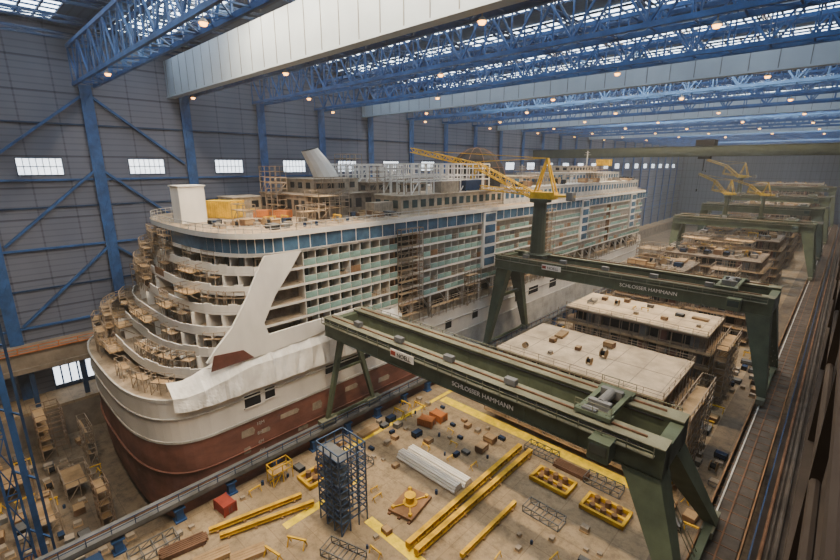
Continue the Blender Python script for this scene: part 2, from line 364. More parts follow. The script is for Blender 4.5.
# ================================================================ SHIP
XC=-81.; SO=(-81.,11.,-6.5)
ship=empty('cruise_ship',SO,'white cruise ship with maroon underbody under construction in the dock','ship')
def outl(ya,hb,dr,n=3.,N=28,xc=XC):
    o=[]
    for i in range(N+1):
        t=math.pi+math.pi*i/N; c=math.cos(t); s=math.sin(t)
        o.append((xc+hb*(1 if c>0 else -1)*abs(c)**(2/n),(ya+dr)-dr*abs(s)**(2/n)))
    return o
def slab(ya,hb,dr,yf,n=3.):
    return outl(ya,hb,dr,n)+[(XC+hb,yf-12),(XC+hb*.75,yf-4),(XC+hb*.35,yf),(XC-hb*.35,yf),(XC-hb*.75,yf-4),(XC-hb,yf-12)]
HN=3.2
def hullring(z,ya,hb,dr,tip):
    o=[(x,y,z) for x,y in outl(ya,hb,dr,HN)]
    s=[(hb,190),(hb*.93,203),(hb*.7,218),(hb*.35,tip-8),(.3,tip)]
    o+=[(XC+a,y,z) for a,y in s]+[(XC-a,y,z) for a,y in s[::-1]]
    return o
lev=[(-6.3,14.2,18.8,11,222),(-5.6,13.4,19.6,11,225),(-4,12.9,20.1,11,227),(-1,12.6,20.3,11,228),(3,12.5,20.4,11,230),(8.4,12.3,20.4,11,233)]
b=MB(); b.loft([hullring(*l) for l in lev]); r0=hullring(*lev[0]); b.add(r0,[tuple(range(len(r0)))[::-1]],0)
mk('underbody',b,[HRED],ship,SO,label='rust red antifouling underbody')
lev2=[(8.4,12.3,20.4,11,233),(11,12.2,20.5,11,235),(15,12.0,20.6,11,238)]
b=MB(); b.loft([hullring(*l) for l in lev2]); r1=hullring(*lev2[-1]); b.add(r1,[tuple(range(len(r1)))],1)
mk('hull',b,[HWHITE,DECK],ship,SO,label='white upper hull')
for z,t in((8.4,.35),(15.0,.5),(12.2,.15),(3.5,.12)):
    b=MB(); l=(z,12.3 if z<9 else 12.1,20.47 if z<9 else 20.65,11,234); rr=hullring(*l)
    for p,q in zip(rr[:30],rr[1:31]): b.beam(p,q,.25,t,0)
    mk('rubbing_strake',b,[LGREY if z>5 else HRED],ship,SO)
b=MB(); b.prismx([(72,8.6),(76,-3),(189,-3),(189,8.6)],XC+20.35,XC+20.66); mk('primed_plating',b,[LGREY],ship,SO,label='light grey primed side plating')
lst=[]
for (y0,y1,z0,z1) in [(25.5,28,10.6,12.6),(28.8,30.4,10.8,12.6),(40,50,11.0,12.6),(60,64,10.5,13),(72,74,10.5,12.5),(82,84,10.5,12.5),(90,93,10.5,13),(101,103,10.5,12.5),(108,113,11,13),(120,124,10.5,13)]:
    b=MB(); b.box(XC+20.3,y0,z0,XC+20.62,y1,z1,0)
    for a in((y0-.15,z0-.15,y1+.15,z0),(y0-.15,z1,y1+.15,z1+.15)): b.box(XC+20.3,a[0],a[1],XC+20.7,a[2],a[3],1)
    lst.append(b)
parts_many('shell_door',lst,[DARK,HWHITE],ship,SO)
for i in range(5):
    text(str(2*i+2)+'M',(XC+20.42,27,0.5+i*1.6),.75,LGREY,ship,SO,(math.pi/2,0,math.pi/2),'draught_mark')
lst=[]
for (y0,z0,w_,h_) in [(24.5,5.8,2.2,1.2),(27.6,5.2,1.6,.7),(31,6.2,3.5,.8),(37,5.2,2.0,1.4),(44,6.0,3.0,.9),(24.6,3.0,1.2,1.0),(34,2.6,2.0,.7),(52,4.8,3,1)]:
    b=MB(); b.prismx([(y0,z0),(y0+w_*.9,z0-.1),(y0+w_,z0+h_*.5),(y0+w_*.85,z0+h_),(y0+.1,z0+h_*.95)],XC+20.38,XC+20.43); lst.append(b)
parts_many('paint_patch',lst,[TAN],ship,SO)
levels=[(33.2,25.2),(30.5,24.6),(27.8,23.0),(25.1,21.8),(22.4,19.9),(19.7,18.2),(17.2,15.6)]
DR=11.
YF=208
rt=random.Random(11)
bul=[];tw=[];terr=[];bw=[]
for i,(z,ya) in enumerate(levels):
    b=MB(); b.prism(slab(ya,20.3,DR,YF if z>18 else 38),z-.3,z+.1,0,1)
    mk('deck_slab',b,[HWHITE,DECK],ship,SO)
    o=outl(ya+.1,20.2,DR)
    if i>0:
        for j,(p,q) in enumerate(zip(o[:-3],o[1:-2])):
            w_=MB(); port=p[0]<-80; rr=rt.random(); hh=rt.choice([1.0,1.0,1.2,.9])
            if port and rr<.22:
                w_.beam((p[0],p[1],z+1.1),(q[0],q[1],z+1.1),.1,.1,1); w_.beam((p[0],p[1],z+.6),(q[0],q[1],z+.6),.08,.08,1); w_.beam((p[0],p[1],z+.1),(p[0],p[1],z+1.15),.1,.1,1)
            else: w_.beam((p[0],p[1],z+.1+hh/2),(q[0],q[1],z+.1+hh/2),.16,hh,(2 if (port and rr<.3) else 0))
            bw.append(w_)
        w_=MB(); w_.beam((o[-3][0],o[-3][1],z+.6),(XC+20.2,29,z+.6),.16,1.0); bw.append(w_)
    zt=levels[i-1][0]-.35 if i else 36
    if i==0: continue
    ci=outl(levels[i-1][1]+2.2,18.0,DR-1)
    b=MB(); b.prism(ci+[(XC+17.8,YF-14),(XC-17.8,YF-14)],z+.1,zt,0); mk('deckhouse_wall',b,[WALLD],ship,SO)
    for j in range(2,27):
        p=Vector((*ci[j],0));q=Vector((*ci[j+1],0))
        if (q-p).length<.8: continue
        a=p.lerp(q,.12);c=p.lerp(q,.82); 
        b=MB(); b.beam((a.x,a.y,z+1.2),(c.x,c.y,z+1.2),.25,2.0); tw.append(b)
    ob_=outl(ya+.2,20.1,DR)
    for j in range(3,27,2):
        p=ci[j]; q=ob_[j]
        b=MB(); b.beam((p[0],p[1],z+1.25),(q[0]*.75+p[0]*.25,q[1]*.75+p[1]*.25,z+1.25),.15,2.3); bul.append(b)
    for j in range(2,26): terr.append((i,z,ya,ob_[j],ob_[j+1],ci[j]))
parts_many('terrace_bulwark',bw,[HWHITE,SCAFR,BROWN],ship,SO)
parts_many('terrace_door',tw,[GLASSD],ship,SO)
parts_many('terrace_divider',bul,[HWHITE],ship,SO)
def cell(var):
    b=MB(); L=2.3; H=2.3
    b.box(-2.1,0,.1,-.15,.12,H+.05,0)
    b.box(-2.25,.12,.1,-2.1,L,H,4 if var!=2 else 3)
    if var!=2:
        b.box(-2.1,.35,.15,-2.02,2.0,2.1,1); b.box(-2.1,1.1,.15,-1.98,1.2,2.1,0); b.box(-2.1,.25,2.1,-2.0,2.1,2.2,0)
    if var==0: b.box(-.12,.14,.15,-.06,L-.02,1.15,2)
    elif var==1: b.box(-.12,.14,1.08,-.04,L,1.16,5); b.box(-.12,.14,.6,-.06,L,.64,5); b.box(-.12,1.2,.1,-.04,1.28,1.16,5)
    else: b.box(-.14,.14,.1,-.08,L,1.3,3)
    if var==0: b.box(-.14,.14,1.15,-.04,L,1.2,0)
    return b
CM=[HWHITE,GLASSD,GLASST,BROWN,CABW,SCAF]
cm=[meshof('balcony',cell(v),CM) for v in range(3)]; cb=[cell(v) for v in range(3)]
cells=[]
for i,(z,ya) in enumerate(levels[1:6]):
    y=37.2
    while y<195:
        if not(56<y<62.5 or 112<y<117 or 160<y<163):
            r=R.random(); v=0 if r<.76 else (1 if r<.94 else 2)
            if y<52 and i>3 and R.random()<.5: v=2
            cells.append((Vector((XC+20.35,y,z)),v))
        y+=2.3
cells.sort(key=lambda c:(c[0]-CAM).length)
for p,v in cells[:100]:
    ob=bpy.data.objects.new('balcony',cm[v]); COL.objects.link(ob); ob.parent=ship; ob.location=p-Vector(SO)
big=MB()
for p,v in cells[100:]:
    s=cb[v]; o=len(big.v); big.v+=[(a[0]+p.x,a[1]+p.y,a[2]+p.z) for a in s.v]; big.f+=[tuple(k+o for k in f) for f in s.f]; big.m+=s.m
mk('balconies',big,CM,ship,SO,kind='stuff')
for y0,y1 in((56.9,63.5),(114,117.2),(160.5,163)):
    b=MB(); b.box(XC+17.9,y0,19.9,XC+18.1,y1,33,1); b.box(XC+18.1,y0,19.9,XC+20.1,y0+.3,33,0); b.box(XC+18.1,y1-.3,19.9,XC+20.1,y1,33,0); 
    mk('stair_recess',b,[BROWN,DARK],ship,SO)
for y0 in(84.8,137.6,181):
    b=MB(); b.box(XC+20.2,y0,22.4,XC+21.0,y0+5,35.5,0)
    for k in range(5): b.box(XC+20.95,y0+.5,23+k*2.6,XC+21.08,y0+4.5,24.8+k*2.6,1)
    mk('projecting_bay',b,[HWHITE,GLASSB],ship,SO)
b=MB(); b.box(XC-17,36,15,XC+16.5,198,19.3,0)
for i in range(28): b.box(XC+16.5,38+i*5.8,15.4,XC+16.7,41+i*5.8,18.4,1)
mk('promenade_wall',b,[WALLD,DARK],ship,SO)
lst=[]
for i in range(28):
    b=MB(); y=38+i*5.8; b.box(XC+19.6,y,15,XC+20.2,y+.5,19.4); b.beam((XC+17,y+.2,19),(XC+20,y+.2,16.5),.3,.3); lst.append(b)
parts_many('davit',lst,[LGREY],ship,SO)
o=outl(25.4,20.5,DR,3,28); lst=[]
path=o+[(XC+20.5,y) for y in [38.5+3.05*i for i in range(54)]]
path=path[3:]
for p,q in zip(path[:-1],path[1:]):
    P=Vector((*p,34.5));Q=Vector((*q,34.5))
    if (Q-P).length<.05: continue
    w=MB(); w.beam(P,Q,.2,2.1,0); w.beam((P.x,P.y,33.3),(P.x,P.y,35.7),.22,.16,1); w.beam(P-Vector((0,0,1.1)),Q-Vector((0,0,1.1)),.26,.14,1)
    lst.append(w)
parts_many('panorama_window',lst,[GLASSB,HWHITE],ship,SO,limit=100)
b=MB(); b.prism(outl(26,20.2,DR)+[(XC+20.2,YF-14),(XC-20.2,YF-14)],33.3,36,0); mk('upper_deckhouse',b,[WALLD],ship,SO)
b=MB(); b.prism(slab(24.8,21.1,DR,YF),35.7,36.5,0,1); mk('top_deck',b,[HWHITE,DECK],ship,SO)
b=MB(); oo=outl(25.0,20.9,DR)+[(XC+20.9,190)]
for p,q in zip(oo[:-1],oo[1:]):
    b.beam((p[0],p[1],37.6),(q[0],q[1],37.6),.1,.1); b.beam((p[0],p[1],37.1),(q[0],q[1],37.1),.07,.07); b.beam((p[0],p[1],36.5),(p[0],p[1],37.6),.08,.08)
for i in range(56): b.beam((XC+20.9,36+i*2.7,36.5),(XC+20.9,36+i*2.7,37.6),.08,.08)
mk('deck_railing',b,[LGREY],ship,SO)
b=MB(); b.prismx([(30.6,33.2),(36.6,33.2),(34.6,30.5),(31.7,27),(29.6,23.2),(30.2,21.2),(48,21.4),(48,19.9),(36,18.6),(26,18.2),(20.8,19.6),(22.3,21.3),(24.7,23.6),(27.3,27.5),(29.2,31)],XC+20.38,XC+20.8)
mk('side_fin',b,[HWHITE],ship,SO,label='slanted white side fin')
b=MB(); b.prismx([(21.2,18.2),(27.5,18.4),(26.0,20.0),(21.8,20.4)],XC+20.82,XC+20.95); mk('primer_panel',b,[MAROON],ship,SO,label='maroon primed panel')
def hx(y,ya=12.0,hb=20.6,dr=11.):
    if y>=ya+dr: return 1.0
    s=min(1,((ya+dr-y)/dr))**(HN/2); c=math.sqrt(max(0,1-s*s)); return c**(2/HN)
def tarp(y0,y1,seed):
    b=MB(); n=int((y1-y0)*2.2);vs=[]; m=10
    for i in range(n+1):
        y=y0+(y1-y0)*i/n
        zt=17.3+min(1,max(0,(y-18)/9))*3.2; zb=13.6
        pan=((y-y0)/3.4)%1.0; sag=.22*math.sin(pan*math.pi)
        for j in range(m+1):
            t=j/m; x=19.2+2.0*min(1,t/.5)+.25*t; z=zt-(zt-zb)*(t**1.1)
            nv=noise.noise(Vector((y*.9+t*1.5,t*1.6,seed*3.1)))*.3-sag*math.sin(t*math.pi)*.8+(.15 if pan<.1 else 0)
            vs.append((XC+x*hx(y)+nv*min(1,t*3),y,z+nv*.3-sag*.5*(t>.95)))
    fs=[(i*(m+1)+j,i*(m+1)+j+1,(i+1)*(m+1)+j+1,(i+1)*(m+1)+j) for i in range(n) for j in range(m)]
    b.add(vs,fs,0)
    return mk('tarpaulin',b,[TARP],origin=(XC+20.9,(y0+y1)/2,14),label='white protective tarpaulin panels draped over the ship side deck',cat='tarpaulin',group='ship side tarpaulins')
tarp(16.2,30.5,1); tarp(30,44,2); tarp(43.6,58,4)
def bx(name,x0,y0,z0,x1,y1,z1,m,mm=None,**k):
    b=MB(); b.box(x0,y0,z0,x1,y1,z1,0)
    if mm:
        L=(x1-x0); n=max(1,int((y1-y0)/2.5))
        for i in range(n):
            yy=y0+.6+i*(y1-y0-.4)/n; b.box(x1-.02,yy,z0+(z1-z0)*.35,x1+.06,yy+1.5,z0+(z1-z0)*.8,1)
        n=max(1,int((x1-x0)/2.5))
        for i in range(n):
            xx=x0+.6+i*(x1-x0-.4)/n; b.box(xx,y0-.06,z0+(z1-z0)*.35,xx+1.5,y0+.02,z0+(z1-z0)*.8,1)
    b.box(x0-.2,y0-.2,z1,x1+.2,y1+.2,z1+.2,0)
    return mk(name,b,[m]+([mm] if mm else []),ship,SO,**k)
bx('stair_tower',-84.4,26.8,36.5,-80.6,31,42.6,HWHITE)
bx('deckhouse',-97,40,36.5,-90,47,39.6,TAN,DARK)
bx('deckhouse',-90,46,36.5,-72,62,40.5,WALLD,DARK)
bx('deckhouse',-88,50,40.7,-76,61,43.3,TAN,DARK)
bx('deckhouse',-98,62,36.5,-64,98,40,TAN,GLASSD)
bx('deckhouse',-97,98,36.5,-63.5,196,40.2,LGREY,GLASSB)
bx('deckhouse',-92,62,40.2,-74,80,42.4,WALLD,DARK)
bx('deckhouse',-94,117,40.4,-70,135,42.8,TAN,GLASSB)
bx('deckhouse',-92,150,40.4,-70,192,43.4,LGREY,GLASSB)
bx('deckhouse',-88,160,43.6,-76,184,45.8,TAN,DARK)
b=MB(); rings=[]
for z,y,sx,sy in((40.7,58,1.9,3.0),(44,57,1.8,2.7),(46.6,55.4,1.6,2.3),(49.2,53.4,1.3,1.8)):
    rings.append([(-82+sx*math.cos(t*math.pi/6),y+sy*math.sin(t*math.pi/6),z+.25*sy*math.sin(t*math.pi/6)) for t in range(12)])
b.loft(rings); b.add(rings[-1],[tuple(range(12))],1)
mk('funnel',b,[HWHITE,DARK],ship,SO,label='slanted white funnel')
b=MB(); rings=[]; DC=(-77,104)
for k in range(7):
    a=k/6*math.pi/2*.98; rings.append([(DC[0]+8.5*math.cos(a)*math.cos(t*math.pi/10),DC[1]+8.5*math.cos(a)*math.sin(t*math.pi/10),40.4+10.5*math.sin(a)) for t in range(20)])
b.loft(rings)
for k in range(6):
    for t in range(0,20,2): b.beam(rings[k][t],rings[k+1][t],.14,.14,1)
    for t in range(20):
        if k in(0,2,4): b.beam(rings[k][t],rings[k][(t+1)%20],.12,.12,1)
mk('dome',b,[DARK,RUST],ship,SO,label='dark framed dome')
for x,y,z in((-84,140,40.4),(-76,146,40.4),(-82,188,45.9)):
    b=MB(); b.cyl((x,y,z),(x,y,z+6),.25,8); b.beam((x-1.5,y,z+4.5),(x+1.5,y,z+4.5),.15); b.beam((x-1,y,z+5.4),(x+1,y,z+5.4),.15)
    mk('mast',b,[LGREY],ship,SO)
def scaffold(x0,y0,z0,nx,ny,nz,dx,dy,dz,label='tubular scaffolding with plank decks fixed to the ship',m=SCAF,t=.12,grp='ship scaffolding',pl=.8):
    b=MB(); b.scaf(x0,y0,z0,nx,ny,nz,dx,dy,dz,t,0,1,pl)
    return mk('scaffolding',b,[m,WOOD],origin=(x0,y0,z0),label=label,cat='scaffolding',group=grp)
for i,(x,y,z,nx,ny,nz) in enumerate([(-92,64,42.5,6,6,1),(-73.5,66,40.2,4,7,2),(-90,81,40.2,6,6,2),(-75,84,40.2,4,5,2),(-95,66,40.2,1,10,2)]):
    scaffold(x,y,z,nx,ny,nz,2.1,2.3,2.6,'open steel frame of an unfinished deckhouse on the ship',HWHITE,.22,'deckhouse frames',0)
for a in [(-90,46.2,40.7,3,1,2),(-75.5,50,40.7,1,3,1),(-71.5,45,36.5,2,3,2),(-77.5,34,36.5,2,1,1),(-69,66,40.2,1,4,1),(-70,118,40.4,2,4,1),(-69.5,140,40.4,1,3,1),(-69.5,160,40.4,1,6,2),(-86,138,40.4,3,3,2),(-89,94,40.4,2,2,2),(-84,44,36.5,2,1,3),(-71,60,40.6,1,1,2),(-94,30,36.5,1,2,2),(-66.5,40,36.5,1,2,1),(-88,64,45.5,2,2,1)]:
    scaffold(*a,2.2,2.2,2.1,t=.1)
b=MB(); b.scaf(-1.5,-.6,0,2,1,1,1.5,1.2,1.9,.08,0,1,1)
sA=mk('scaffolding',b,[SCAF,WOOD],label='small brown scaffold bay standing on a stern terrace',cat='scaffolding',group='stern terrace scaffolding')
b=MB(); b.scaf(-1.5,-.6,0,2,1,2,1.5,1.2,2.2,.085,0,1,1)
sB=mk('scaffolding',b,[SCAF,WOOD],label='two-level brown scaffold bay on the ship stern',cat='scaffolding',group='stern terrace scaffolding')
b=MB(); b.box(-1.9,-1.1,-.1,1.9,1.1,.05,1); b.rail((-1.9,-1.1,0),(1.9,-1.1,0),1.1,1.2,.09); b.rail((-1.9,-1.1,0),(-1.9,1.1,0),1.1,1.1,.09); b.rail((1.9,-1.1,0),(1.9,1.1,0),1.1,1.1,.09); b.beam((-1.7,-.9,0),(-1.7,1.1,-1.6),.1); b.beam((1.7,-.9,0),(1.7,1.1,-1.6),.1)
sC=mk('work_platform',b,[SCAF,WOOD],label='cantilevered plank work platform with railing on the stern',cat='work platform',group='stern work platforms')
rs=random.Random(5); fa=[False]*3
for (i,z,ya,p,q,c) in terr:
    left=p[0]<-82; mid=p[0]<-70
    if rs.random()>(.9 if left else (.5 if mid else .25)): continue
    mx=(p[0]+q[0])/2; my=(p[1]+q[1])/2; out=Vector((mx-c[0],my-c[1],0)).normalized()
    ang=math.atan2(q[1]-p[1],q[0]-p[0]); rr=rs.random(); k=0
    pos=Vector((mx,my,z+.12))-out*1.1
    if left and rr<.35: k=1; pos=Vector((mx,my,z-.3))+out*.35
    elif (left and rr<.7) or (mid and rr<.25): k=2; pos=Vector((mx,my,z-.1))+out*1.2
    s=(sA,sB,sC)[k]
    if not fa[k]: s.location=pos; s.rotation_euler=(0,0,ang); fa[k]=True
    else: dup(s,pos,ang)
# scaffolds standing on the aft mooring deck rim
oh=outl(13.2,19.4,11,HN)
for j in (4,6,8,10,12,15,18,21):
    p=oh[j];q=oh[j+1]; ang=math.atan2(q[1]-p[1],q[0]-p[0]); dup(sA if j%4 else sB,((p[0]+q[0])/2,(p[1]+q[1])/2+.6,15.0),ang)
for x,y,z,nx,ny,nz in [(-102.8,25,15,1,3,3),(-103,30,22,1,3,3),(-102.8,34,28,1,3,3)]:
    scaffold(x,y,z,nx,ny,nz,1.6,2.0,2.2,m=SCAFR)
scaffold(-105.8,20,-7,1,4,9,2,2.2,2.3,m=SCAFR); scaffold(-105.5,4,-7,3,2,4,2,2,2,m=SCAFR,pl=.4); scaffold(-98,9.6,-7,3,1,3,2,1.3,2.2,m=SCAF,pl=.4); scaffold(-76,7.5,-7,2,1,3,2,1.6,2.2,m=SCAFR); scaffold(-90,5,-7,3,2,1,2.2,1.8,2.4,m=SCAF); scaffold(-96,-2,-7,3,2,1,2.2,1.8,3,m=SCAFR); scaffold(-83,1,-7,3,1,1,2.2,2.2,2.6,m=SCAF)
# ================================================================ prototypes
def proto(name,parts,label,cat,group):
    if len(parts)==1:
        n_,mb,ms=parts[0]; return mk(name,mb,ms,label=label,cat=cat,group=group)
    e=empty(name,(0,0,0),label,cat,group)
    for n_,mb,ms in parts: mk(n_,mb,ms,e)
    return e
class Pr:
    def __init__(s,src): s.src=src; s.used=False
    def at(s,x,y,z,rz=0,sc=None):
        if not s.used:
            s.used=True; s.src.location=(x,y,z); s.src.rotation_euler=(0,0,rz)
            if sc: s.src.scale=(sc,)*3
            return s.src
        return dup(s.src,(x,y,z),rz,sc or 1.0)
def cont(L,W,H,m,label,group):
    b=MB(); b.box(-L/2,-W/2,.1,L/2,W/2,H); k=int(L/.5)
    for i in range(k):
        x=-L/2+.3+i*(L-.6)/k; b.box(x,-W/2-.06,.3,x+.22,W/2+.06,H-.25)
    for sx in(-1,1):
        for sy in(-1,1): b.box(sx*L/2-.12,sy*W/2-.12,0,sx*L/2+.12,sy*W/2+.12,H+.05)
    e=empty('shipping_container',(0,0,0),label,'container',group)
    mk('container_body',b,[m],e)
    for y0,y1,hy in((-W/2+.15,-.03,-.2),(.03,W/2-.15,.2)):
        d=MB(); d.box(L/2,y0,.25,L/2+.08,y1,H-.15); dd=mk('container_door',d,[m],e)
        d=MB(); d.cyl((L/2+.12,hy,.4),(L/2+.12,hy,H-.3),.04); mk('locking_bar',d,[GREY],dd)
    return Pr(e)
cy=cont(6.4,3.4,3.2,YEL,'large yellow container on the ship top deck','yellow containers')
co=cont(2.6,1.8,1.4,ORG,'small orange container box','orange containers')
cr_=cont(3.0,2.0,1.8,REDM,'small red container on the quay','red containers')
cbu=cont(6,2.4,2.5,BLUED,'dark blue steel site container','blue containers')
cg=cont(6,2.4,2.5,TAN,'tan grey site container','grey containers')
cy.at(-85,35.8,36.5,.5)
for x,y,a in((-80,41,.7),(-77,43.5,.5),(-93,37,.3)): co.at(x,y,36.5,a)
cg.at(-67.5,60,36.5,1.57); cg.at(-66,78,40.2,1.57); cbu.at(-67,88,40.2,1.57); cy.at(-74,186,45.9,0,.8)
def crate(w,d,h,m):
    b=MB(); b.box(-w/2,-d/2,.16,w/2,d/2,h,0)
    for x in(-w/2+.1,0,w/2-.1): b.box(x-.08,-d/2,0,x+.08,d/2,.16,1)
    for z in(.25,h-.15): b.box(-w/2-.04,-d/2-.04,z,w/2+.04,d/2+.04,z+.1,1)
    for sx in(-1,1): b.box(sx*w/2-.06,-d/2-.05,.16,sx*w/2+.06,d/2+.05,h,1)
    return b
pw=Pr(proto('wooden_crate',[('c',crate(1.8,1.4,1.1,0),[WOOD,BROWN])],'wooden crate on skids on the quay floor','crate','wooden crates'))
pg=Pr(proto('steel_box',[('c',crate(2.2,1.5,.9,0),[GREY,DARK])],'grey steel material box on the quay floor','box','grey material boxes'))
pb=Pr(proto('tool_chest',[('c',crate(1.6,1.0,1.0,0),[BLUED,DARK])],'blue steel tool chest on the quay floor','tool chest','blue tool chests'))
pwb=Pr(proto('mesh_bin',[('c',crate(1.3,1.1,.9,0),[TAN,GREY])],'tan mesh bin on the quay floor','bin','tan bins'))
b=MB()
for i in range(7): b.box(-.6+i*.18,-.5,.12,-.48+i*.18,.5,.16)
for y in(-.5,-.05,.4): b.box(-.6,y,0,.6,y+.1,.12)
b.box(-.5,-.4,.16,.5,.4,.7,1)
pp=Pr(proto('loaded_pallet',[('p',b,[WOOD,TAN])],'wooden pallet loaded with wrapped goods','pallet','loaded pallets'))
f1=MB(); f1.cyl((0,-.5,.8),(0,-.42,.8),.8,18); f2=MB(); f2.cyl((0,.42,.8),(0,.5,.8),.8,18); d=MB(); d.cyl((0,-.42,.8),(0,.42,.8),.45,14)
pd=Pr(proto('cable_drum',[('flange',f1,[WOOD]),('flange',f2,[WOOD]),('cable',d,[DARK])],'wooden cable drum wound with black cable','cable drum','cable drums'))
b=MB()
for j in range(3):
    for i in range(5-j): b.cyl((-6,-.9+i*.42+j*.21,.2+j*.36),(6,-.9+i*.42+j*.21,.2+j*.36),.2,10)
ppipe=Pr(proto('pipe_bundle',[('p',b,[HWHITE])],'bundle of long pale pipes on the floor','pipe bundle','pipe bundles'))
b=MB()
for j in range(3):
    for i in range(6): b.box(-2.5+R.uniform(-.2,.2),-.9+i*.32,.1+j*.2,2.5+R.uniform(-.3,.3),-.66+i*.32,.26+j*.2)
for x in(-2,2): b.box(x-.08,-1,0,x+.08,1,.1)
pst=Pr(proto('steel_bar_stack',[('p',b,[RUST])],'stack of rusty steel bars on bearers','steel stack','steel stacks'))
b=MB()
for j in range(4):
    for i in range(4): b.box(-2.0,-.8+i*.42,.1+j*.14,2.0,-.42+i*.42,.22+j*.14)
for x in(-1.5,1.5): b.box(x-.08,-.8,0,x+.08,.9,.1)
ppl=Pr(proto('plank_stack',[('p',b,[WOOD])],'stack of scaffold planks on the floor','plank stack','plank stacks'))
b=MB()
for y in(-1.1,1.1):
    for z in(.1,1.0): b.beam((-2.6,y,z),(2.6,y,z),.12)
for i in range(5):
    x=-2.6+i*1.3
    for y in(-1.1,1.1): b.beam((x,y,0),(x,y,1.1),.1)
    b.beam((x,-1.1,.1),(x,1.1,.1),.1); b.beam((x,-1.1,1.0),(x,1.1,1.0),.1)
    if i<4: b.beam((x,-1.1,.1),(x+1.3,-1.1,1),.08); b.beam((x,1.1,.1),(x+1.3,1.1,1),.08)
prk=Pr(proto('steel_rack',[('p',b,[GREY])],'open dark steel transport rack on the quay','rack','steel racks'))
b=MB()
for sx in(-1,1):
    b.beam((sx*1.1,-.5,0),(sx*1.1,0,1.1),.12); b.beam((sx*1.1,.5,0),(sx*1.1,0,1.1),.12)
b.box(-1.3,-.12,1.05,1.3,.12,1.25)
ptr=Pr(proto('trestle',[('p',b,[YEL])],'yellow steel trestle on the floor','trestle','yellow trestles'))
b=MB(); b.cyl((0,0,0),(0,0,.9),.3,14); b.cyl((0,0,.28),(0,0,.32),.32,14); b.cyl((0,0,.6),(0,0,.64),.32,14)
pdr=Pr(proto('oil_drum',[('p',b,[BLUED])],'dark blue steel drum standing on the floor','drum','steel drums'))
b=MB(); b.box(-2.6,-1.9,.25,2.6,1.9,.6,0)
for y in(-1.6,0,1.6): b.box(-2.9,y-.2,0,2.9,y+.2,.25,1)
d=MB(); d.cyl((0,0,.6),(0,0,1.7),.6,18); d.cyl((0,0,1.7),(0,0,1.85),.8,18); d.cyl((0,0,.6),(0,0,.75),1.0,18)
for sx in(-1,1):
    for sy in(-1,1): d.box(sx*2.1-.2,sy*1.4-.2,.6,sx*2.1+.2,sy*1.4+.2,1.0); d.beam((sx*2.1,sy*1.4,.75),(sx*.7,sy*.4,.75),.14)
ppad=Pr(proto('hydraulic_jack_pad',[('base_plate',b,[BROWN,RUST]),('cylinder',d,[YEL])],'brown base plate with a yellow hydraulic cylinder','jack pad','jack pads'))
b=MB()
b.box(-3,-1.8,.1,3,-1.4,.7);b.box(-3,1.4,.1,3,1.8,.7);b.box(-3,-1.8,.1,-2.6,1.8,.7);b.box(2.6,-1.8,.1,3,1.8,.7);b.box(-2.6,-.2,.1,2.6,.2,.5)
d=MB(); d.box(-2.6,-1.4,0,2.6,1.4,.12)
for x in(-1.5,0,1.5): d.cyl((x,-.9,.1),(x,-.9,1.1),.4,12); d.cyl((x,.9,.1),(x,.9,1.1),.4,12)
pfr=Pr(proto('lifting_frame',[('frame',b,[YEL]),('bollard',d,[BROWN])],'yellow steel frame carrying short brown cylinders','lifting frame','lifting frames'))
def longbeam(L,w,h,m,name,label):
    b=MB(); b.box(-L/2,-w/2,.3,L/2,w/2,.4,0); b.box(-L/2,-w/2,.3+h-.1,L/2,w/2,.3+h,0); b.box(-L/2,-.06,.4,L/2,.06,.3+h,0)
    for i in range(int(L/1.5)+1): x=-L/2+i*1.5; b.box(x,-w/2,.4,x+.08,w/2,.3+h,0)
    e=empty(name,(0,0,0),label,'beam','yellow lifting beams'); mk('beam_web',b,[m],e)
    for i in range(4):
        d=MB(); x=-L/2+1+i*(L-2)/3; d.box(x-.15,-w*.8,0,x+.15,w*.8,.3); mk('bearer',d,[WOOD],e)
    return Pr(e)
lb=longbeam(27,.7,.9,YEL,'lifting_beam','long yellow steel lifting beam lying on bearers')
lb2=longbeam(12,.5,.6,YEL,'lifting_beam','shorter yellow steel lifting beam lying on bearers')
H=math.pi/2
lb.at(-32.3,45,0,H+.02); lb.at(-30.6,45,0,H-.0)
lb2.at(-26.4,41,0,H); lb2.at(-50.8,21.5,0,H-.25); lb2.at(-48.6,22,0,H-.3)
ppipe.at(-40,44,0,.0); ppipe.at(-39.6,45.9,0,0)
pst.at(-43.5,13.5,0,H-.2); pst.at(-41,14.5,0,H-.3); pst.at(-24,59.4,0,0); ppl.at(-46.2,12,0,H-.2); ppl.at(-50,9.5,0,H-.1); prk.at(-54.7,10,0,H); ppl.at(-48,33,0,.4); pst.at(-37,15,0,H-.4); prk.at(-37.0,25.5,0,.3)
ppl.at(-48.2,14.4,0,H-.25); pst.at(-52.3,12.6,0,H-.2); ppl.at(-45.4,17.6,0,H-.3); ptr.at(-43.0,19.5,0,.2); ptr.at(-42.5,22.5,0,.5)
ppad.at(-37,37,0,H+.2); ppad.at(-29.5,24.5,0,.2)
pfr.at(-24.8,55,0,0); pfr.at(-16.8,54.6,0,0); pfr.at(-51.4,32.0,0,H)
prk.at(-29.5,60.2,0,0); prk.at(-19,59.4,0,0); prk.at(-50,38.2,0,0); prk.at(-22.5,48,0,0)
cr_.at(-55.0,19,0,.1,.85); co.at(-48.6,56.2,0,0); co.at(-49,53.4,0,.3); cg.at(-50,68,0,0); cbu.at(-46,71.5,0,0); co.at(-52,5,0,H); cbu.at(-55.0,2,0,H)
pro=[pw,pg,pb,pwb,pp,pd,pp,pwb,ptr,pst,ppl,prk,pp,pw,ppl]
small=[pw,pg,pb,pwb,pp,pp,ptr,pdr,pdr]
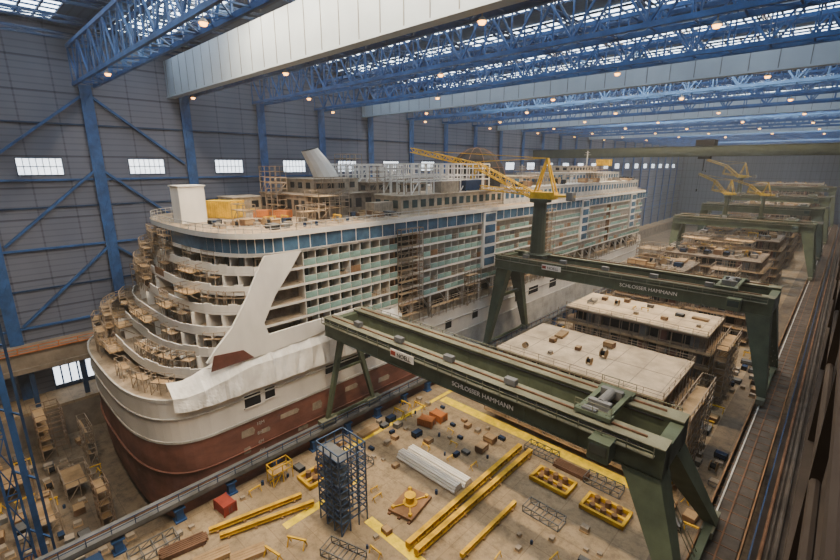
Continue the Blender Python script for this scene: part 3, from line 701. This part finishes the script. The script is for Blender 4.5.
used=[(-31.5,45,3,15),(-26.5,41,2,8),(-49.5,21.5,4.5,8),(-40,44.8,8,2.5),(-37,37,3,3.5),(-24.8,55,4,3),(-16.8,54.6,4,3),(-51,32,3,4),(-55.2,18,3,2.5),(-54.5,4,2.5,8),(-49,55,3,4),(-41.5,29.5,4,4),(-28,73,16,11),(-29,104,16,10),(-48,69.5,6,4),(-7,42,4,10),(-7,93,3,11),(-45,12,9,6),(-24,59.5,9,2),(-29.5,24.5,4,3),(-49,35,5,4.5),(-22.5,48,3,2),(-37,25.5,3,2),(-43,21,2.5,4)]
def free(x,y,r):
    return all(abs(x-u[0])>u[2]+r or abs(y-u[1])>u[3]+r for u in used)
def place(x,y,z,sc=None,al=None):
    p=R.choice(al or pro); rr=2.7 if p in(pst,ppl,prk) else 1.1
    if al is small: rr=.7
    if not free(x,y,rr): return False
    p.at(x,y,z,R.choice([0,H])+R.uniform(-.12,.12),sc); used.append((x,y,rr*.9,rr*.9)); return True
zones=[(-56,-51.5,41,60,20),(-51,-45,39,52,2),(-42,-35,54,60,3),(-23,-13,34,51,3),(-12.2,-7,56,134,70),(-56,-45,74,165,60),(-43,-13,85,94,26),(-43,-13,115,134,40),(-43,-34,5,24,6)]
for zx0,zx1,zy0,zy1,nn in zones:
    c=0; tries=0
    while c<nn and tries<700:
        tries+=1
        if place(R.uniform(zx0,zx1),R.uniform(zy0,zy1),0): c+=1
for zx0,zx1,zy0,zy1,nn in [(-56,-44,36,60,26),(-44,-34,48,60,12),(-28,-12,33,60,22),(-56,-34,6,36,30),(-36,-33.5,28,44,6)]:
    c=0; tries=0
    while c<nn and tries<900:
        tries+=1
        if place(R.uniform(zx0,zx1),R.uniform(zy0,zy1),0,R.uniform(.5,.75),small): c+=1
used2=used; used=[(-102.5,6,4.5,3),(-95,10,4,2),(-74,8.5,3.5,2),(-63,.5,4,3),(-86.7,6.8,3.5,2.3),(-92.7,-.2,3.6,2.2),(-79.7,2,3.5,1.5)]
for zx0,zx1,zy0,zy1,nn in [(-104,-61.5,-4,10.2,120)]:
    c=0;tries=0
    while c<nn and tries<4000:
        tries+=1
        if place(R.uniform(zx0,zx1),R.uniform(zy0,zy1),-7): c+=1
    c=0;tries=0
    while c<90 and tries<4000:
        tries+=1
        if place(R.uniform(zx0,zx1),R.uniform(zy0,zy1),-7,R.uniform(.6,.9),small): c+=1
used=[(-82.5,28.9,3.5,3.5),(-85,35.8,4.5,4.5),(-93.5,43,5,5),(-78,43,6,4),(-70,48,4,5),(-76,35.5,3.5,2.5),(-93,32,2,3),(-65.5,42,2,3)]
c=0;tries=0
while c<70 and tries<3500:
    tries+=1; x=R.uniform(-96,-62.5); y=R.uniform(29,60)
    if abs(x+81)>11 and y<34: continue
    if x<-70 and y>42: continue
    if place(x,y,36.5,R.uniform(.7,1),small if c>20 else None): c+=1
used=[(-80,74,99,13),(-77,104,10,10),(-82,125,13,11),(-81,171,12,22),(-84,141,6,6),(-68,123,3,8),(-68,142,3,5),(-68,167,3,8),(-86,95,6,4)]
c=0;tries=0
while c<50 and tries<2000:
    tries+=1
    if place(R.uniform(-76,-65),R.uniform(99,194),40.4,1.4): c+=1
used=used2
O=(-44.2,27.2,0); e=empty('scaffold_tower',O,'tall blue grey access tower with stairs on the quay','scaffold tower')
SGREY=mat('tower_grey_blue',(.05,.08,.14),.7,0,.3)
b=MB(); b.scaf(-44.2,27.2,0,3,3,6,1.55,1.4,1.8,.14,0,1,.5)
for k in range(6):
    for i in range(3): b.beam((-44.2+i*1.55,27.2,k*1.8),(-42.65+i*1.55,27.2,1.8+k*1.8),.1,.1,0)
mk('tower_frame',b,[SGREY,GREY],e,O)
b=MB()
for k in range(6): 
    a=(-43.6,28,.1+k*1.8);c=(-40.4,28,1.8+k*1.8)
    if k%2: a=(-40.4,28,a[2]);c=(-43.6,28,c[2])
    b.beam(a,c,.7,.12)
mk('stair',b,[SGREY],e,O)
b=MB(); b.scaf(-56,25.8,0,1,2,1,1.8,1.6,1.9,.12,0,1,.8); mk('scaffolding',b,[YEL,WOOD],origin=(-56,25.8,0),label='low yellow mobile scaffold on the quay',cat='scaffolding')
# ================================================================ GANTRY CRANES
def gantry(Y,zt,xl,xr,gs,legtype,signs):
    O=((xl+xr)/2,Y,0); e=empty('gantry_crane',O,'dark green double-girder gantry crane straddling the quay','crane','gantry cranes')
    gh=2.9; gw=1.8; z0=zt-gh
    for s in(-1,1):
        y=Y+s*gs/2; b=MB(); b.box(xl-1,y-gw/2,z0,xr+1.8,y+gw/2,zt,0)
        b.box(xl-1,y-gw/2-.15,z0-.12,xr+1.8,y+gw/2+.15,z0,0); b.box(xl-1,y-gw/2-.15,zt,xr+1.8,y+gw/2+.15,zt+.12,1)
        n=int((xr-xl)/3)
        for i in range(n): x=xl+i*3; b.box(x,y-gw/2-.05,z0,x+.08,y+gw/2+.05,zt,0)
        b.beam((xl,y,zt+.22),(xr,y,zt+.22),.18,.2,2)
        b.cyl((xl,y-gw/2-.12,zt-.35),(xr,y-gw/2-.12,zt-.35),.08,6,3)
        g=mk('girder',b,[GREEN,GREENL,RUST,DARK],e,O)
        b=MB(); yy=y+s*gw/2*1.6 ; b.box(xl-1,min(y+s*gw/2,yy),zt-.9,xr+1,max(y+s*gw/2,yy)+.2,zt-.8); b.rail((xl-1,yy,zt-.8),(xr+1,yy,zt-.8),1.1,2.2,.08)
        mk('service_walkway',b,[GREENL],g,O)
        if s==-1 and signs:
            for tx,xx,sz in signs:
                bb=MB()
                if tx=='#':
                    bb.box(xx,yy-.22,z0+1.6,xx+4.4,yy-.14,z0+2.7,0); bb.box(xx+.1,yy-.26,z0+1.85,xx+1.0,yy-.2,z0+2.45,1); sp_=mk('sign_plate',bb,[HWHITE,REDM],g,O)
                    text('NOELL',(xx+1.3,yy-.26,z0+1.82),.85,DARK,g,O)
                else: text(tx,(xx,y-gw/2-.22,z0+.75),sz,HWHITE,g,O)
    for x in(xl-.4,xr+1.2):
        b=MB(); b.box(x-.6,Y-gs/2,z0+.2,x+.6,Y+gs/2,zt-.3); mk('end_tie',b,[GREEN],e,O)
    zr=3.5
    for s in(-1,1):
        b=MB(); sp=gs/2+ (2.0 if legtype=='thin' else 4.6)
        if legtype=='thin':
            b.beam((xl,Y+s*1.2,z0),(xl,Y+s*sp,zr+1),.9,.9,0,.6,.6); b.beam((xl,Y+s*1.2,z0),(xl,Y+s*gs/2,z0),1,1)
            b.beam((xl,Y+s*(1.2+(sp-1.2)*.45),z0+(zr+1-z0)*.45),(xl,Y,z0+(zr+1-z0)*.45),.35)
        else:
            b.beam((xl,Y+s*1.8,z0+1.5),(xl,Y+s*sp,zr+1),3.4,2.0,0,1.2,1.2)
            b.beam((xl,Y+s*(1.6+(sp-1.6)*.4),z0+(zr+1-z0)*.4),(xl,Y,z0+(zr+1-z0)*.4),.7)
        lg=mk('leg',b,[GREEN],e,O)
        b=MB(); b.box(xl-.6,Y+s*sp-1.6,zr+.35,xl+.6,Y+s*sp+1.6,zr+1.1)
        for k in(-1.1,1.1): b.cyl((xl-.3,Y+s*sp+k,zr+.42),(xl+.3,Y+s*sp+k,zr+.42),.38,12)
        mk('bogie',b,[GREENL],lg,O)
    b=MB(); sp=gs/2+(2 if legtype=='thin' else 4.6); b.beam((xl,Y-sp,zr+1),(xl,Y+sp,zr+1),.4,.5); mk('sill_beam',b,[GREEN],e,O)
    ft=gs/2+3.4; xf=-4.7; zf=ZE+1.3
    for s in(-1,1):
        ya,yb=Y+s*(gs/2-1.8),Y+s*(gs/2+1.0)
        b=MB(); w0,w1=1.7,.6
        T=[(xr-w0,ya,z0),(xr-w0,yb,z0),(xr+w0,yb,z0),(xr+w0,ya,z0)]
        B=[(xf-w1,Y+s*(ft-.7),zf),(xf-w1,Y+s*(ft+.7),zf),(xf+w1,Y+s*(ft+.7),zf),(xf+w1,Y+s*(ft-.7),zf)]
        b.add(T+B,[(0,1,2,3),(7,6,5,4),(0,4,5,1),(1,5,6,2),(2,6,7,3),(3,7,4,0)],0)
        lg=mk('leg',b,[GREEN],e,O)
        b=MB(); b.box(xf-.55,Y+s*ft-2,ZE+.5,xf+.55,Y+s*ft+2,zf)
        for k in(-1.4,0,1.4): b.cyl((xf-.3,Y+s*ft+k,ZE+.6),(xf+.3,Y+s*ft+k,ZE+.6),.38,12)
        mk('bogie',b,[GREENL],lg,O)
        b=MB(); yl=Y+s*(gs/2-2.6)
        for k in range(12): b.box(xr-.4+k*.33,yl-.3,z0-1-k*.75,xr-.34+k*.33,yl+.3,z0-.94-k*.75)
        for q in(-.3,.3): b.beam((xr-.6,yl+q,z0),(xf,yl+q,zf),.06)
        mk('ladder',b,[GREENL],lg,O)
    b=MB(); b.beam((xf,Y-ft,zf-.3),(xf,Y+ft,zf-.3),.7,.8); mk('sill_beam',b,[GREEN],e,O)
    xt=xr-5; b=MB()
    for s in(-1,1): b.box(xt-1.8,Y+s*gs/2-.5,zt+.33,xt+1.8,Y+s*gs/2+.5,zt+.75,0)
    b.box(xt-1.6,Y-gs/2,zt+.4,xt-1.1,Y+gs/2,zt+.8,0); b.box(xt+1.1,Y-gs/2,zt+.4,xt+1.6,Y+gs/2,zt+.8,0)
    b.cyl((xt,Y-1.5,zt+.95),(xt,Y+1.5,zt+.95),.5,14,2); b.box(xt-1.1,Y-1.9,zt+.4,xt+1.1,Y-1.3,zt+1.3,2); b.box(xt-1.1,Y+1.3,zt+.4,xt+1.1,Y+1.9,zt+1.3,2)
    b.rail((xt-1.8,Y-gs/2-.4,zt+.75),(xt+1.8,Y-gs/2-.4,zt+.75),1.0,1.2,.06,1); b.rail((xt-1.8,Y+gs/2+.4,zt+.75),(xt+1.8,Y+gs/2+.4,zt+.75),1.0,1.2,.06,1)
    mk('trolley',b,[GREEN,GREENL,GREY],e,O)
    b=MB(); b.box(xr-4.3,Y-gs/2-2.7,z0+.3,xr-2.3,Y-gs/2-.95,z0+2.3,0); cb_=mk('operator_cab',b,[GREEN],e,O)
    b=MB(); b.box(xr-4.1,Y-gs/2-2.76,z0+1.0,xr-2.5,Y-gs/2-2.7,z0+2.0,0); mk('cab_window',b,[GLASSD],cb_,O)
    for k in range(5):
        b=MB(); x=xl+6+k*9; b.box(x,Y-gs/2-.4,zt+.3,x+1.4,Y-gs/2+.35,zt+1.0) ; mk('electrical_cabinet',b,[GREY],e,O)
    return e
gantry(43.0,22.0,-57.6,-9.5,6,'thin',[('#',-42,1),('SCHLOSSER HAMMANN',-31.5,.82)])
gantry(93,25.4,-57.6,-7.5,8.5,'wide',[('#',-46,1),('SCHLOSSER HAMMANN',-29.5,.95)])
gantry(203,27,-48,-8,8.5,'wide',None); gantry(248,29,-48,-8,8.5,'wide',None); gantry(300,31,-48,-8,8.5,'wide',None); gantry(385,33,-48,-8,6,'wide',None)
YEL2=mat('dull_yellow_paint',(.26,.18,.03),.7,0,.35,.5)
def jib(x,y,z,ang,L,rise,mh=8.5,k=1.0,m=YEL,mr=1.3):
    O=(x,y,z); e=empty('jib_crane',O,'yellow lattice jib crane on a green mast mounted on the gantry','jib crane','jib cranes')
    b=MB(); b.cyl((x,y,z),(x,y,z+1),(mr+.7)*k,16,0,(mr+.4)*k); b.cyl((x,y,z+1),(x,y,z+mh),mr*k,14,0,mr*.85*k); b.cyl((x,y,z+mh-.3),(x,y,z+mh+.5),(mr+.7)*k,16,0); b.box(x-2.6*k,y-2.4*k,z+.6,x+2.6*k,y+2.4*k,z+.8,0); mk('mast',b,[GREEND],e,O)
    d=Vector((math.cos(ang),math.sin(ang),0)); zz=Vector((0,0,1)); p=Vector((x,y,z+mh+1.2))
    b=MB(); b.beam(p-d*3.5*k,p+d*2*k,2.4*k,1.5*k); mk('slewing_house',b,[m],e,O)
    b=MB(); sd=d.cross(zz); c=p+d*2*k+sd*1.9*k; b.beam(c-d*1*k,c+d*1.2*k,1.5*k,2.0*k,0); cb_=mk('cab',b,[m],e,O)
    b=MB(); b.beam(c+d*1.2*k,c+d*1.3*k,1.2*k,1.4*k,0); mk('cab_window',b,[GLASSD],cb_,O)
    b=MB(); b.lattice(p+d*2*k,p+d*L*.45+zz*rise*.62,1.4*k,9,.2*k); b.lattice(p+d*L*.45+zz*rise*.62,p+d*L+zz*rise,1.1*k,13,.18*k); mk('boom',b,[m],e,O)
    b=MB(); b.lattice(p+d*2*k+zz*.3,p+d*L*.5+zz*rise*.15,.9*k,10,.15*k); b.lattice(p+d*L*.5+zz*rise*.15,p+d*L*.45+zz*rise*.62,.7*k,4,.13*k); mk('lower_boom',b,[m],e,O)
    b=MB(); ap=p-d*1*k+zz*8*k
    for q in(-.9,.9):
        b.beam(p+d*1.4*k+sd*q*k,ap+sd*q*.3*k,.32*k); b.beam(p-d*3.5*k+sd*q*k,ap+sd*q*.3*k,.32*k)
    b.beam(p+d*.6*k-sd*.7*k+zz*3*k,p+d*.6*k+sd*.7*k+zz*3*k,.2*k); b.beam(ap,p+d*L*.45+zz*rise*.7,.14); b.beam(ap+sd*.5,p+d*L*.8+zz*rise*.95,.12); mk('stay_frame',b,[m],e,O)
    b=MB(); b.beam(p-d*3.5*k,p-d*7.5*k,1.8*k,.5); b.beam(p-d*7.5*k,p-d*6.2*k,2.2*k,1.8*k,1); mk('counterweight',b,[m,GREY],e,O)
    t=p+d*L+zz*rise; b=MB(); b.beam(t,t-zz*6,.08); b.beam(t-zz*6,t-zz*7,.5); mk('hook',b,[DARK],e,O)
jib(-50,92,25.6,math.radians(184),38,10.5,12.8,1.0,YEL,1.7)
jib(-33,203,27.2,math.radians(150),14,7,7.5,.62,YEL2); jib(-22,203,27.2,math.radians(165),11,5,7.5,.55,YEL2); jib(-44,300,31.2,math.radians(160),20,9,8,.9,YEL2)
# ================================================================ HULL SECTIONS
def section(x0,y0,x1,y1,zt,nd,label,seed,clut=14,blocks=False):
    r=random.Random(seed); O=((x0+x1)/2,(y0+y1)/2,0); e=empty('hull_section',O,label,'ship section','prefabricated ship sections')
    dh=(zt-1.6)/nd
    for k in range(nd+1):
        z=1.6+k*dh; b=MB(); b.box(x0,y0,z-.25,x1,y1,z,0)
        if k==nd:
            for i in range(int((x1-x0)/4.5)): b.box(x0+4.5*(i+1)-.05,y0,z,x0+4.5*(i+1)+.05,y1,z+.03,1)
            b.box(x0,(y0+y1)/2,z,x1,(y0+y1)/2+.1,z+.03,1)
        else: b.box(x0-1.3,y0-1.4,z-.25,x1+1.2,y0,z-.1,2); b.box(x1,y0,z-.25,x1+1.2,y1,z-.1,2)
        mk('deck_plate',b,[(PLATE if y0<130 else WALLD) if k==nd else SCAFR,TAN,WOOD],e,O)
        if k<nd:
            n=int((x1-x0)/2.0); b=MB(); th=z+dh-.25
            b.box(x0,y0+.05,th-.3,x1,y0+.25,th); b.box(x0,y1-.25,th-.3,x1,y1-.05,th); b.box(x1-.25,y0+.05,th-.3,x1-.05,y1-.05,th)
            for i in range(n+1):
                x=x0+.1+i*(x1-x0-.3)/n; b.box(x,y0+.05,z,x+.14,y0+.25,th,0)
                if i%2: b.box(x,y1-.25,z,x+.16,y1-.05,th,0)
            n2=int((y1-y0)/2.0)
            for i in range(n2+1):
                y=y0+.1+i*(y1-y0-.3)/n2; b.box(x1-.25,y,z,x1-.05,y+.14,th,0)
            b.rail((x0-1.2,y0-1.3,z-.1),(x1+1.1,y0-1.3,z-.1),1.0,2.4,.09,1); b.rail((x1+1.1,y0-1.3,z-.1),(x1+1.1,y1,z-.1),1.0,2.4,.09,1)
            for i in range(int((x1-x0)/2.4)): b.beam((x0-1.2+i*2.43,y0-1.3,z-.1),(x0-1.2+i*2.43,y0-1.3,z+dh-.2),.09,.09,1)
            for i in range(int((y1-y0)/2.4)): b.beam((x1+1.1,y0-1.3+i*2.43,z-.1),(x1+1.1,y0-1.3+i*2.43,z+dh-.2),.09,.09,1)
            mk('deck_framing',b,[SCAFR,SCAF],e,O)
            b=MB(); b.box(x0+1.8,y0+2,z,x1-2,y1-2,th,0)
            for i in range(n):
                if r.random()<.5: x=x0+1+i*(x1-x0-2)/n; b.box(x,y0+.6,z,x+1.5,y0+2.1,th-.3*r.random(),r.choice([1,2,3,1]))
            for i in range(n2):
                if r.random()<.5: y=y0+.8+i*(y1-y0-2)/n2; b.box(x1-2.1,y,z,x1-.6,y+1.4,th-.3*r.random(),r.choice([1,2,3,1]))
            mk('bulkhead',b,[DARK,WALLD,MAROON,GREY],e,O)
    for i in range(6 if blocks else 2):
        for j in range(3 if blocks else 2):
            b=MB(); x=x0+1+i*(x1-x0-2.6)/(5 if blocks else 1); y=y0+1+j*(y1-y0-2.6)/(2 if blocks else 1); b.box(x,y,0,x+.8,y+.8,1.35); mk('support_block',b,[BROWN],e,O)
    b=MB(); b.rail((x0,y0+.1,zt),(x1,y0+.1,zt),1.0,2.6,.07); b.rail((x1-.1,y0,zt),(x1-.1,y1,zt),1.0,2.6,.07); b.rail((x0,y1-.1,zt),(x1,y1-.1,zt),1.0,2.6,.07); mk('edge_rail',b,[SCAF],e,O)
    global used
    sv=used; used=[]
    for i in range(clut*4):
        x=r.uniform(x0+2.6,x1-2.6); y=r.uniform(y0+2.6,y1-2.6)
        if len(used)>=clut: break
        place(x,y,zt+.03,r.uniform(.6,1.0) if clut<15 else r.uniform(1,1.6))
    used=sv
section(-42,64.6,-14,82,14,4,'prefabricated ship section with a flat beige deck and open sides',1,8,True)
section(-44,96.4,-15,112,14,4,'prefabricated ship section with beige top among the cranes',2,12,True)
section(-48,136,-30,158,17,5,'tall prefabricated ship section crowded with equipment',3,26)
section(-27,138,-14,156,14,4,'prefabricated ship section with cluttered top',4,22)
section(-46,170,-16,190,17,5,'distant prefabricated ship section with cluttered top',5,44)
section(-46,214,-16,238,18,5,'distant tall prefabricated ship section',6,44)
section(-46,262,-16,290,18,5,'distant tall prefabricated ship section',7,26)
section(-46,320,-16,360,24,6,'distant tall prefabricated ship section',8,20)
section(-50,400,-14,430,34,8,'very tall prefabricated ship section by the end wall',9,12)
for x,y,z,nx,ny,nz in [(-12.5,64.6,0,1,7,5),(-13.4,96.5,0,1,6,5),(-42,159,0,5,1,7),(-12.5,139,0,1,6,5),(-46,132,0,5,1,7),(-40,191,0,8,1,8),(-40,211,0,8,1,8),(-44,142,17,3,4,2),(-24,140,14,3,3,2),(-40,175,17,4,3,2),(-28,178,17,4,3,2),(-40,220,18,4,4,2),(-30,225,18,4,3,3),(-44,292,0,12,1,11),(-44,268,18,5,4,3),(-48,364,0,14,1,12)]:
    scaffold(x,y,z,nx,ny,nz,2.0,2.3,2.4,'tubular scaffolding beside a ship section',grp='section scaffolding')
for y in(66,88,104,120,150,180): scaffold(-60.2,y,15.0,1,5,1,.9,2.4,2.2,'scaffolding hung along the ship side',t=.1)
scaffold(-60.1,57.2,15,1,2,8,1.0,3,2.3,t=.1); scaffold(-60.0,113,15,1,2,8,1.0,2.4,2.3,t=.1); scaffold(-60.0,78,15,1,2,3,1.0,2.4,2.3,t=.1)
# ================================================================ LIGHT + CAMERA
w=bpy.data.worlds.new('w'); bpy.context.scene.world=w; w.use_nodes=True
bg=w.node_tree.nodes['Background']; bg.inputs[0].default_value=(1,.88,.74,1); bg.inputs[1].default_value=.75
vs_=w.node_tree.nodes.new('ShaderNodeVolumeScatter'); vs_.inputs['Density'].default_value=.00028; vs_.inputs['Anisotropy'].default_value=.2; vs_.inputs['Color'].default_value=(.92,.95,1,1)
w.node_tree.links.new(vs_.outputs[0],w.node_tree.nodes['World Output'].inputs['Volume'])
def area(loc,sx,sy,pw_,col):
    l=bpy.data.lights.new('a','AREA'); l.shape='RECTANGLE'; l.size=sx; l.size_y=sy; l.energy=pw_; l.color=col
    o=bpy.data.objects.new('roof_warm_fill',l); o.location=loc; COL.objects.link(o)  # added fill strip that warms the hall, not one of its lamps
for y in(-1,32.4,106.7,181,274,366): area((-42,y,ZR-1),72,1.6,80000 if y>0 else 40000,(1,.78,.50))
cam=bpy.data.cameras.new('c'); cam.lens=19.07; cam.sensor_width=36; cam.clip_end=2000; cam.clip_start=.05
co_=bpy.data.objects.new('camera',cam); co_.location=CAM; co_.rotation_euler=(math.radians(90-14.4),0,math.radians(43.5)); COL.objects.link(co_)
bpy.context.scene.camera=co_
